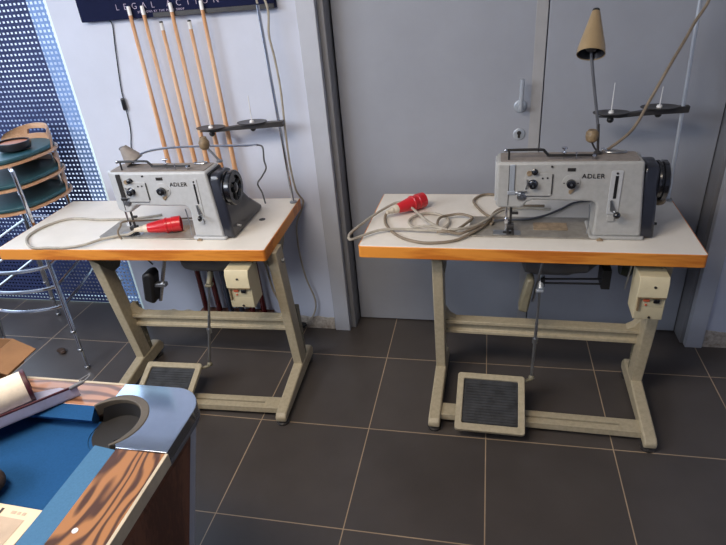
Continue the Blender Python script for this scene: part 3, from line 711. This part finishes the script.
D_2 = [(.46,.175),(.40,.10),(.371,.088),(.313,.109),(.286,.164),(.291,.224),(.326,.259),(.37,.263),(.415,.242),(.407,.195),(.364,.124),(.334,.098),(.29,.100)]
obj('middle_strand', cable('R', [(a, b, zc+.012+.004*(i % 2)) for i, (a, b) in enumerate(D_2)], .0055), 'cable_br', S)
F_ = [(.33,.105),(.283,.128),(.235,.136),(.193,.16),(.167,.205),(.175,.254),(.21,.29),(.255,.296),(.306,.265),(.323,.232),(.326,.192),(.308,.152),(.283,.139)]
obj('ring_strand', cable('R', [(a, b, zc+.003+(.016 if i < 3 else 0)) for i, (a, b) in enumerate(F_)], .0055), 'cable', S)
E_ = [(.58,.50),(.502,.517),(.455,.517),(.421,.476),(.414,.429),(.443,.347),(.473,.292),(.495,.255),(.50,.22),(.49,.19)]
obj('back_strand', cable('R', [(a, b, zc+(.007 if i > 6 else 0)) for i, (a, b) in enumerate(E_)], .0055), 'cable_br', S)
plug(S, (.070, .245, H+.034), (.205, .385, H+.0345))
S = thing('bed_cable', 'thin dark cable curving behind the needle of the right sewing machine', 'cable', FR['R'], (.6, .25, H))
obj('cord', cable('R', [(.50, .21, zc+.012), (.555, .235, zc+.006), (.63, .250, zc+.004), (.70, .29, zc+.004), (.76, .36, zc), (.82, .43, zc), (.90, .46, zc)], .0045), 'motor', S)

S = thing('power_cable', 'grey cable looping to a red plug on the left table', 'cable', FR['L'], (.4, .15, H), 'power cables with red plugs')
G_ = [(.60,.34),(.54,.315),(.462,.297),(.377,.292),(.299,.291),(.19,.306),(.123,.286),(.076,.212),(.069,.131),(.106,.063),(.179,-.001),(.251,-.010),(.327,-.005),(.411,.018),(.46,.071),(.526,.112)]
obj('cord', cable('L', [(a, max(b, .004), zc+(.006 if a > .4 and b < .28 else 0)) for a, b in G_]+[(.57, .104, zc+.014), (.608, .106, H+.038)], .0058), 'cable', S)
plug(S, (.604, .104, H+.0395), (.785, .170, H+.0405))
S = thing('bed_cable', 'dark brown cable rising beside the needle of the left sewing machine', 'cable', FR['L'], (.6, .2, H))
obj('cord', cable('L', [(.545, .085, zc), (.535, .088, zc+.03), (.553, .093, .835), (.566, .099, .852), (.60, .16, .83), (.68, .24, .80), (.78, .30, zc)], .004), 'cable_br', S)

# diagonal lamp lead and pole cable
S = thing('lamp_lead', 'beige lead running diagonally from the right machine to the pole top', 'cable', FR['R'], (.9, .2, 1.06))
obj('cord', MB().tube([(.862, .20, 1.066), (.880, .21, 1.070), (.961, .26, 1.124), (1.015, .31, 1.214), (1.072, .36, 1.319), (1.115, .40, 1.392), (1.144, .43, 1.443), (1.183, .46, 1.506), (1.20, .475, 1.60), (1.175, .483, 1.69), (1.158, .482, 1.672)], .0052, 8, 6), 'cable_br', S)
obj('lead_clip', MB().box((.858, .19, 1.0645), (.876, .212, 1.078)), 'chrome', S, .002)
S = thing('pole_cable', 'grey cable running down beside the chrome pole to a floor plug', 'cable', FR['L'], (1.2, .5, .3))
P = [(1.160, .482, 1.604), (1.158, .483, 1.622), (1.170, .486, 1.634), (1.186, .49, 1.622), (1.194, .495, 1.57), (1.181, .50, 1.487), (1.190, .50, 1.40), (1.196, .50, 1.272), (1.190, .50, 1.10), (1.188, .50, .946), (1.194, .51, .83), (1.200, .535, .785), (1.208, .556, .75), (1.190, .565, .70), (1.155, .567, .62), (1.147, .567, .481), (1.162, .567, .323), (1.194, .567, .191), (1.177, .567, .102), (1.125, .560, .040)]
obj('cord', MB().tube(P, .0046, 8, 5), 'cable', S)
k = MB(); k.lathe([(0, .008), (.02, .016), (.045, .019), (.050, .016)], (1.13, .56, .040), (-.85, -.1, -.22), 16); obj('plug_body', k, 'blackm', S)

# ---------------------------------------------------------------- stacked bar stools
def stool(dz, label, seed):
    cx, cy = -1.845, .065; S = thing('bar_stool', label, 'stool', (cx, cy, math.radians(-6)), (0, 0, dz), 'stacked teal bar stools')
    z0 = dz; zs = .826+dz
    # seat shell: rounded plan with slightly dished, plus cushion
    def plan(r, n=40, e=2.7, sx=1.0, sy=1.0):
        P = []
        for k in range(n):
            a = 2*PI*k/n; c, s = math.cos(a), math.sin(a)
            P.append((math.copysign(abs(c)**(2/e), c)*r*sx, math.copysign(abs(s)**(2/e), s)*r*sy))
        return P
    def shell(pl, za, zb, sag):
        mb = MB(); n = len(pl); vs = []; fs = []
        rings = [1, .8, .5, .2]
        for side, z in ((0, za), (1, zb)):
            for q in rings:
                for (x, y) in pl: vs.append((x*q, y*q, z-sag*(1-q*q)+.02*max(0, -y-.10)*(-1)))
        R_ = len(rings)
        for side in (0, 1):
            o = side*R_*n
            for i in range(R_-1):
                for k in range(n):
                    l = (k+1) % n; fs.append((o+i*n+k, o+i*n+l, o+(i+1)*n+l, o+(i+1)*n+k))
            fs.append(tuple(o+(R_-1)*n+k for k in range(n)))
        for k in range(n):
            l = (k+1) % n; fs.append((k, l, R_*n+l, R_*n+k))
        return mb.add(vs, fs)
    st = obj('seat_shell', shell(plan(.247, sx=1.0, sy=.93), zs-.012, zs, .012), 'ply', S)
    obj('seat_cushion', shell(plan(.236, sx=1.0, sy=.92), zs, zs+.020, .004), 'teal', S, .006)
    # curved ply back with hand slot; bottom opening shows the seat
    def arc_plate(xw, zb, zt, th=.010, n=24):
        mb = MB(); m = 12; vs = []; fs = []; idx = {}
        for side in (0, 1):
            for i in range(n+1):
                a = -1+2*i/n
                for j in range(m+1):
                    b = j/m
                    half = xw*(1-.16*max(0, b-.45)**2*3.3); x = a*half
                    zz_ = zb+(zt-zb)*b-(abs(a)**3.2)*.030*b
                    y = .200-.10*abs(a)**2.2+.02*b+side*th; x += .066
                    idx[(side, i, j)] = len(vs); vs.append((x, y, zz_))
        def hole(i, j): return (n*.28 <= i < n*.72 and 6 <= j < 9) or (n*.12 <= i < n*.88 and j < 3)
        cells = [(i, j) for i in range(n) for j in range(m) if not hole(i, j)]
        cs = set(cells)
        for (i, j) in cells:
            A = [(i, j), (i+1, j), (i+1, j+1), (i, j+1)]
            fs.append(tuple(idx[(0,)+p] for p in A)); fs.append(tuple(idx[(1,)+p] for p in reversed(A)))
            for (di, dj, p, q) in ((0, -1, 0, 1), (1, 0, 1, 2), (0, 1, 2, 3), (-1, 0, 3, 0)):
                if (i+di, j+dj) not in cs:
                    fs.append((idx[(0,)+A[p]], idx[(1,)+A[p]], idx[(1,)+A[q]], idx[(0,)+A[q]]))
        return mb.add(vs, fs)
    obj('backrest', arc_plate(.158, zs-.004, zs+.092), 'ply', S, angle=50)
    legs = {'fr': ((.346, -.258), (.254, -.169)), 'fl': ((-.165, -.272), (-.20, -.175)), 'br': ((.235, .235), (.165, .15)), 'bl': ((-.22, .14), (-.20, .16))}
    for k, (b, t_) in legs.items():
        mb = MB(); mb.tube([(b[0], b[1], z0+.012), ((t_[0]+b[0])/2, (t_[1]+b[1])/2, z0+.25), (t_[0], t_[1], z0+.50), (t_[0], t_[1], zs-.045), (t_[0]*.96, t_[1]*.96, zs-.030), (t_[0]*.85, t_[1]*.85, zs-.020)], .0092, 12, 4)
        lg = obj('leg', mb, 'chrome', S)
        mb = MB(); mb.lathe([(0, .0125), (.012, .013), (.014, .0115)], (b[0], b[1], z0+.001), (0, 0, 1), 14); obj('foot_cap', mb, 'steel', lg)
    zf = z0+.339
    mb = MB(); mb.tube([(.283, -.197, zf), (.235, -.240, zf), (.12, -.285, zf-.004), (0, -.298, zf-.005), (-.11, -.285, zf-.004), (-.21, -.240, zf), (-.252, -.203, zf)], .009, 10, 5)
    obj('foot_rail', mb, 'chrome', S)
    for s in (-1, 1):
        mb = MB(); mb.tube([(s*.255+.02, -.185, zf), (s*.235+.01, 0, zf+.03), (s*.20, .185, zf+.07)], .008, 8, 5); obj('side_rail', mb, 'chrome', S)
    mb = MB(); mb.tube([(-.20, .18, zf+.07), (0, .20, zf+.07), (.20, .18, zf+.07)], .008, 8, 5); obj('rear_rail', mb, 'chrome', S)
    return S
stool(.001, 'bottom stool of the stack, teal seat and chrome legs on the floor', 1)
stool(.111, 'middle stool of the stack of teal and beech bar stools', 2)
stool(.221, 'topmost stool of the stack, slotted beech back and teal seat', 3)
zt = .826+.221+.020
b = thing('open_bowl_bag', 'black leather pouch with tan lining on the topmost teal stool', 'pouch', base=(-1.735, .060, zt+.002))
mb = MB(); mb.lathe([(0, .06), (.006, .076), (.026, .082), (.040, .078), (.040, .072), (.026, .075), (.012, .068), (.012, 0)], (-1.735, .060, zt+.002), (0, 0, 1), 30, squash=(1.0, .85), up=(1, 0, 0)); obj('pouch_body', mb, 'leather', b)
mb = MB(); mb.lathe([(.026, .0), (.029, .05), (.031, .073)], (-1.735, .060, zt+.002), (0, 0, 1), 30, squash=(1.0, .85), up=(1, 0, 0)); obj('pouch_lining', mb, 'tan', b)

sc = MB(); sc.ball((-1.769, -.02-.095, .012), .022, sz=(1.2, .8, .5)); sc.ball((-1.75, -.125, .010), .015, sz=(1, 1, .6))
o = obj('floor_scrap', sc, 'furbrown', base=(-1.769, -.115, 0)); tag(o, 'small dark scrap of cloth lying on the floor beneath the stools', 'scrap')

# ---------------------------------------------------------------- pool table
px1 = -.221; py1 = -1.184; xi = -.348; yi = -1.268; ZR = .80
pool = thing('pool_table', 'blue felt pool table with zebra wood rails in the foreground', 'pool table', base=(-.9, -2.1, 0))
XP0, YP0 = -1.55, -3.2
rb = MB()
rb.box((xi, YP0, ZR-.04), (px1-.004, -1.392, ZR)); obj('side_rail', rb, 'pool_wood', pool, .002)
rb = MB(); rb.prism([(XP0, yi), (-.487, yi), (-.452, -1.235), (-.452, py1-.004), (XP0, py1-.004)], 2, ZR-.04, ZR); obj('end_rail', rb, 'pool_wood_far', pool, .002)
rb = MB(); rb.box((XP0, YP0, ZR-.04), (XP0+.13, yi, ZR)); obj('side_rail', rb, 'pool_wood', pool, .002)
rb = MB(); rb.box((px1-.004, YP0, ZR-.032), (px1+.004, -1.392, ZR+.001)); rb.box((XP0, py1-.004, ZR-.032), (-.452, py1+.003, ZR+.001))
obj('rail_trim', rb, 'trimw', pool, .001)
# body tapered
def frus(x0, x1, y0, y1, zb, zt_, ins):
    mb = MB(); return mb.add([(x0+ins, y0+ins, zb), (x1-ins, y0+ins, zb), (x1-ins, y1-ins, zb), (x0+ins, y1-ins, zb), (x0, y0, zt_), (x1, y0, zt_), (x1, y1, zt_), (x0, y1, zt_)],
        [(0,3,2,1),(4,5,6,7),(0,1,5,4),(1,2,6,5),(2,3,7,6),(3,0,4,7)])
obj('cabinet', frus(XP0+.03, px1-.028, YP0, -1.232, .16, ZR-.066, .10), 'pool_side', pool)
cm = MB(); a0 = V(px1-.026, -1.230, ZR-.060); a1 = V(px1-.126, -1.330, .16)
for dx, dy in ((0, 0),):
    cm.add([tuple(a0+V(0, -.024, 0)), tuple(a0+V(.002, .002, 0)), tuple(a0+V(-.024, .002, 0)), tuple(a0+V(-.024, -.024, 0)),
            tuple(a1+V(0, -.024, 0)), tuple(a1+V(.002, .002, 0)), tuple(a1+V(-.024, .002, 0)), tuple(a1+V(-.024, -.024, 0))],
           [(0,1,2,3),(7,6,5,4),(0,4,5,1),(1,5,6,2),(2,6,7,3),(3,7,4,0)])
obj('corner_strip', cm, 'frame', pool)
for (x, y) in ((px1-.22, -1.42), (XP0+.22, -1.42), (px1-.22, YP0+.22), (XP0+.22, YP0+.22)):
    mb = MB(); mb.lathe([(0, .05), (.02, .055), (.16, .075), (.165, .075)], (x, y, 0), (0, 0, 1), 4, up=(1, 1, 0)); obj('leg', mb, 'pool_side', pool, .004)
fr_ = MB(); fr_.box((-.28, YP0, ZR-.068), (px1-.012, -1.30, ZR-.0405)); obj('rail_apron', fr_, 'pool_side', pool)
fr_ = MB(); fr_.box((XP0+.01, -1.225, ZR-.068), (-.30, py1-.012, ZR-.0415)); obj('rail_apron', fr_, 'pool_side', pool)
# bed and cushions
zb = .757
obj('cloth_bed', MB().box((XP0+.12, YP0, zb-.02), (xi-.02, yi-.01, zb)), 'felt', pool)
cu = MB(); cu.add([(xi, YP0, ZR-.001), (-.412, YP0, ZR-.008), (-.405, YP0, ZR-.018), (-.375, YP0, zb), (xi, YP0, zb),
                   (xi, -1.395, ZR-.001), (-.412, -1.382, ZR-.008), (-.405, -1.384, ZR-.018), (-.375, -1.392, zb), (xi, -1.395, zb)],
                  [(0,1,6,5),(1,2,7,6),(2,3,8,7),(3,4,9,8),(4,0,5,9),(0,4,3,2,1),(5,6,7,8,9)])
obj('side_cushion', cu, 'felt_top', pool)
cu = MB(); cu.add([(XP0, yi, ZR-.001), (XP0, -1.315, ZR-.008), (XP0, -1.310, ZR-.018), (XP0, -1.285, zb), (XP0, yi, zb),
                   (-.488, yi, ZR-.001), (-.470, -1.310, ZR-.008), (-.472, -1.306, ZR-.018), (-.480, -1.285, zb), (-.488, yi, zb)],
                  [(0,1,6,5),(1,2,7,6),(2,3,8,7),(3,4,9,8),(4,0,5,9),(0,4,3,2,1),(5,6,7,8,9)])
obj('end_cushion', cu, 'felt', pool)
# chrome corner: rounded outer outline, minus the pocket
PC = V(-.410, -1.312, 0)
R_o = .088
outl = [(-.452, py1), (-.40, py1+.001), (-.34, py1+.001)]
for k in range(9):
    a = PI/2-k*PI/16; outl.append((-.300+.079*math.cos(a), py1-.078+.079*math.sin(a)))
outl += [(px1, -1.33), (px1, -1.392)]
def arcpts(r, a0, a1, n): return [(PC.x+r*math.cos(math.radians(a0+(a1-a0)*k/n)), PC.y+r*math.sin(math.radians(a0+(a1-a0)*k/n))) for k in range(n+1)]
inn = [(-.348, -1.392)]+arcpts(R_o-.004, -52, 122, 16)+[(-.452, -1.236)]
cc = MB(); cc.prism(outl+inn, 2, ZR-.028, ZR+.003)
ch = obj('corner_casting', cc, 'chrome_dull', pool, .005, seg=3)
mb = MB(); mb.prism(outl+inn, 2, ZR-.041, ZR-.029); obj('casting_skirt', mb, 'motor', ch, .002)
# pocket rim (open ring), liner
mb = MB(); n = 22; a_0, a_1 = -62, 152; op = arcpts(R_o, a_0, a_1, n); ip = [(PC.x+(x-PC.x)*(1-.235*math.sin(PI*(k+.6)/(n+1.2))**.6), PC.y+(y-PC.y)*(1-.235*math.sin(PI*(k+.6)/(n+1.2))**.6)) for k, (x, y) in enumerate(op)]
mb.prism(op+list(reversed(ip)), 2, ZR-.03, ZR+.005); obj('pocket_rim', mb, 'pocketrim', pool, .003)
mb = MB(); ip2 = arcpts(R_o-.021, 0, 352, 30)
n2 = len(ip2); vs = [(x, y, ZR-.004 if False else ZR-.006) for x, y in ip2]+[(PC.x+(x-PC.x)*.8, PC.y+(y-PC.y)*.8, ZR-.12) for x, y in ip2]
# only the rail side of the liner reaches up; the table side stops at the cloth
vs = [(x, y, (ZR-.004 if math.degrees(math.atan2(y-PC.y, x-PC.x)) > -60 and math.degrees(math.atan2(y-PC.y, x-PC.x)) < 150 else zb+.0015)) for x, y in ip2]+vs[n2:]
mb.add(vs, [(k, (k+1) % n2, n2+(k+1) % n2, n2+k) for k in range(n2)]+[tuple(n2+k for k in range(n2))])
obj('pocket_liner', mb, 'pocket', pool)
mb = MB(); mb.prism(circ(PC.x+.017, PC.y+.017, .082, 32), 2, zb+.0003, zb+.0018); obj('pocket_dark_disc', mb, 'pocket', pool)  # black disc over the cloth paints the darkness inside the open pocket
mb = MB(); mb.prism(circ(-.305, -1.596, .0062, 18), 2, ZR, ZR+.0012); obj('rail_sight', mb, 'ferrule', pool)

# ---------------------------------------------------------------- things on the pool table
tr = thing('lilac_tray', 'narrow lilac tray with wine-coloured rim and metal clip on the far rail', 'tray', base=(-.75, -1.36, ZR))
z = .803
mb = MB(); fl_ = [(-.548, -1.238), (-.650, -1.345), (-.95, -1.660), (-1.05, -1.56), (-.77, -1.29), (-.62, -1.222)]
mb.prism(fl_, 2, z, z+.004); obj('tray_floor', mb, 'lilac', tr)
def strip(pts, zb_, zt_, th):
    mb = MB()
    for k_, (a, b) in enumerate(zip(pts[:-1], pts[1:])):
        d = V(b[0]-a[0], b[1]-a[1], 0).normalized(); nn = V(-d.y, d.x, 0)*th
        mb.add([(a[0], a[1], zb_), (b[0], b[1], zb_), (b[0]+nn.x, b[1]+nn.y, zb_), (a[0]+nn.x, a[1]+nn.y, zb_), (a[0], a[1], zt_), (b[0], b[1], zt_), (b[0]+nn.x, b[1]+nn.y, zt_), (a[0]+nn.x, a[1]+nn.y, zt_)],
               [(0,3,2,1),(4,5,6,7),(0,1,5,4),(1,2,6,5),(2,3,7,6),(3,0,4,7)])
    return mb
obj('tray_lip', strip([(-.548, -1.238), (-.650, -1.345), (-.95, -1.66)], z, z+.028, -.003), 'lilac', tr)
obj('tray_binding', strip([(-.546, -1.236), (-.650, -1.345), (-.95, -1.66)], z+.028, z+.034, -.004), 'wine', tr, .001)
mb = MB(); mb.tube([(-.552, -1.243, z+.033), (-.535, -1.232, z+.036), (-.522, -1.215, z+.046), (-.526, -1.212, z+.047), (-.545, -1.228, z+.040)], .0022, 6, 4); mb.cyl((-.560, -1.250, z+.030), (-.535, -1.228, z+.036), .005)
obj('metal_clip', mb, 'motor', tr)
# thread cone lying on its side
ax = V(math.cos(math.radians(50)), math.sin(math.radians(50)), 0); end = V(-.662, -1.262, z+.004+.0425)
sp = thing('thread_spool', 'large cream thread spool with wine-coloured end, lying on the lilac tray', 'spool', base=(end.x-.08, end.y-.03, z+.004))
mb = MB(); mb.lathe([(0, .038), (.02, .040), (.10, .040), (.150, .040)], end-ax*.16, ax, 36); obj('thread', mb, 'thread', sp)
mb = MB(); mb.lathe([(0, .0415), (.004, .0425), (.010, .0415), (.010, .012), (.012, .010)], end-ax*.010, ax, 36); obj('end_flange', mb, 'wine', sp)
# cardboard box
bx = thing('cardboard_box', 'small open brown cardboard box behind the cream thread spool', 'box', base=(-.905, -1.195, ZR+.004))
def rotbox(cx, cy, ang, sx, sy, z0_, z1_, th):
    mb = MB(); c, s = math.cos(ang), math.sin(ang)
    mb.ring([(-sx, -sy), (sx, -sy), (sx, sy), (-sx, sy)], [(-sx+th, -sy+th), (sx-th, -sy+th), (sx-th, sy-th), (-sx+th, sy-th)], 2, z0_, z1_)
    mb.box((-sx+th, -sy+th, z0_), (sx-th, sy-th, z0_+.003))
    mb.v = [(cx+c*x-s*y, cy+s*x+c*y, zq) for x, y, zq in mb.v]; return mb
obj('box_body', rotbox(-.905, -1.195, .04, .10, .062, ZR+.004, ZR+.085, .003), 'card', bx)
q = [(-.805, -1.250, ZR+.085), (-.808, -1.130, ZR+.085), (-.742, -1.135, ZR+.060), (-.738, -1.245, ZR+.060)]
mb = MB(); mb.add(q+[(x, y, zq-.003) for x, y, zq in q], [(0,1,2,3),(7,6,5,4),(0,4,5,1),(1,5,6,2),(2,6,7,3),(3,7,4,0)])
obj('box_flap', mb, 'card', bx)
# printed booklet
bk = thing('booklet', 'cream printed booklet lying on the blue felt by the side cushion', 'booklet', base=(-.50, -1.62, zb))
TRc = V(-.428, -1.545, 0); e1 = V(-.09, .003, 0).normalized(); e2 = V(-.006, -.12, 0).normalized()
def bq(a, b_, z): p = TRc+e1*a+e2*b_; return (p.x, p.y, z)
def bslab(a0, b0, a1, b1, z0_, z1_):
    mb = MB(); return mb.add([bq(a0,b0,z0_), bq(a1,b0,z0_), bq(a1,b1,z0_), bq(a0,b1,z0_), bq(a0,b0,z1_), bq(a1,b0,z1_), bq(a1,b1,z1_), bq(a0,b1,z1_)],
        [(0,3,2,1),(4,5,6,7),(0,1,5,4),(1,2,6,5),(2,3,7,6),(3,0,4,7)])
cv = obj('cover', bslab(0, 0, .15, .21, zb+.001, zb+.016), 'paper', bk, .001)
obj('picture', bslab(.022, .028, .135, .085, zb+.0162, zb+.0166), 'paper_pic', cv)
mb = MB()
obj('rule_line', bslab(.020, .088, .135, .091, zb+.0162, zb+.0168), 'ink', cv)
for k, (a, b2) in enumerate(((.030, .038), (.043, .050), (.054, .066))):
    obj('print_mark', bslab(a, .012, b2, .019, zb+.0162, zb+.0166), 'paper_pic', cv)
obj('dark_stripe', bslab(.088, .010, .094, .045, zb+.0162, zb+.0168), 'ink', cv)
mb = MB(); n = 26
mb.ball((-.640, -1.520, zb+.040), .062, 22, sz=(1.35, .9, .62)); mb.ball((-.60, -1.508, zb+.030), .040, 18, sz=(1.1, .9, .7))
o = obj('dark_pouch', mb, 'furbrown', base=(-.62, -1.51, zb)); tag(o, 'dark brown cloth bundle lying on the felt above the booklet', 'cloth bundle')

# ---------------------------------------------------------------- light
def area(name, loc, tgt, sx, sy, e, c):
    l = bpy.data.lights.new(name, 'AREA'); l.shape = 'RECTANGLE'; l.size = sx; l.size_y = sy; l.energy = e; l.color = c
    o = bpy.data.objects.new(name, l); col.objects.link(o); o.location = loc
    o.rotation_euler = (Vector(tgt)-Vector(loc)).to_track_quat('-Z', 'Y').to_euler(); return o
area('daylight_left', (-2.3, -2.3, 2.45), (-.2, .2, .6), 1.8, 1.2, 74, (.87, .92, 1.0))
area('window_glow', (-2.5, .20, 1.3), (-1.6, -2.5, .5), 1.6, 1.9, 22, (.62, .78, 1.0))
area('ceiling_lamp', (-.5, -1.7, 2.55), (-.3, -1.0, 0), 1.2, .5, 34, (1.0, .86, .70))
wd = bpy.data.worlds.new('World'); bpy.context.scene.world = wd; wd.use_nodes = True
wd.node_tree.nodes['Background'].inputs[0].default_value = (.6, .7, .9, 1); wd.node_tree.nodes['Background'].inputs[1].default_value = .16
sc_ = bpy.context.scene
sc_.view_settings.view_transform = 'Standard'; sc_.view_settings.look = 'None'; sc_.view_settings.exposure = 0.36
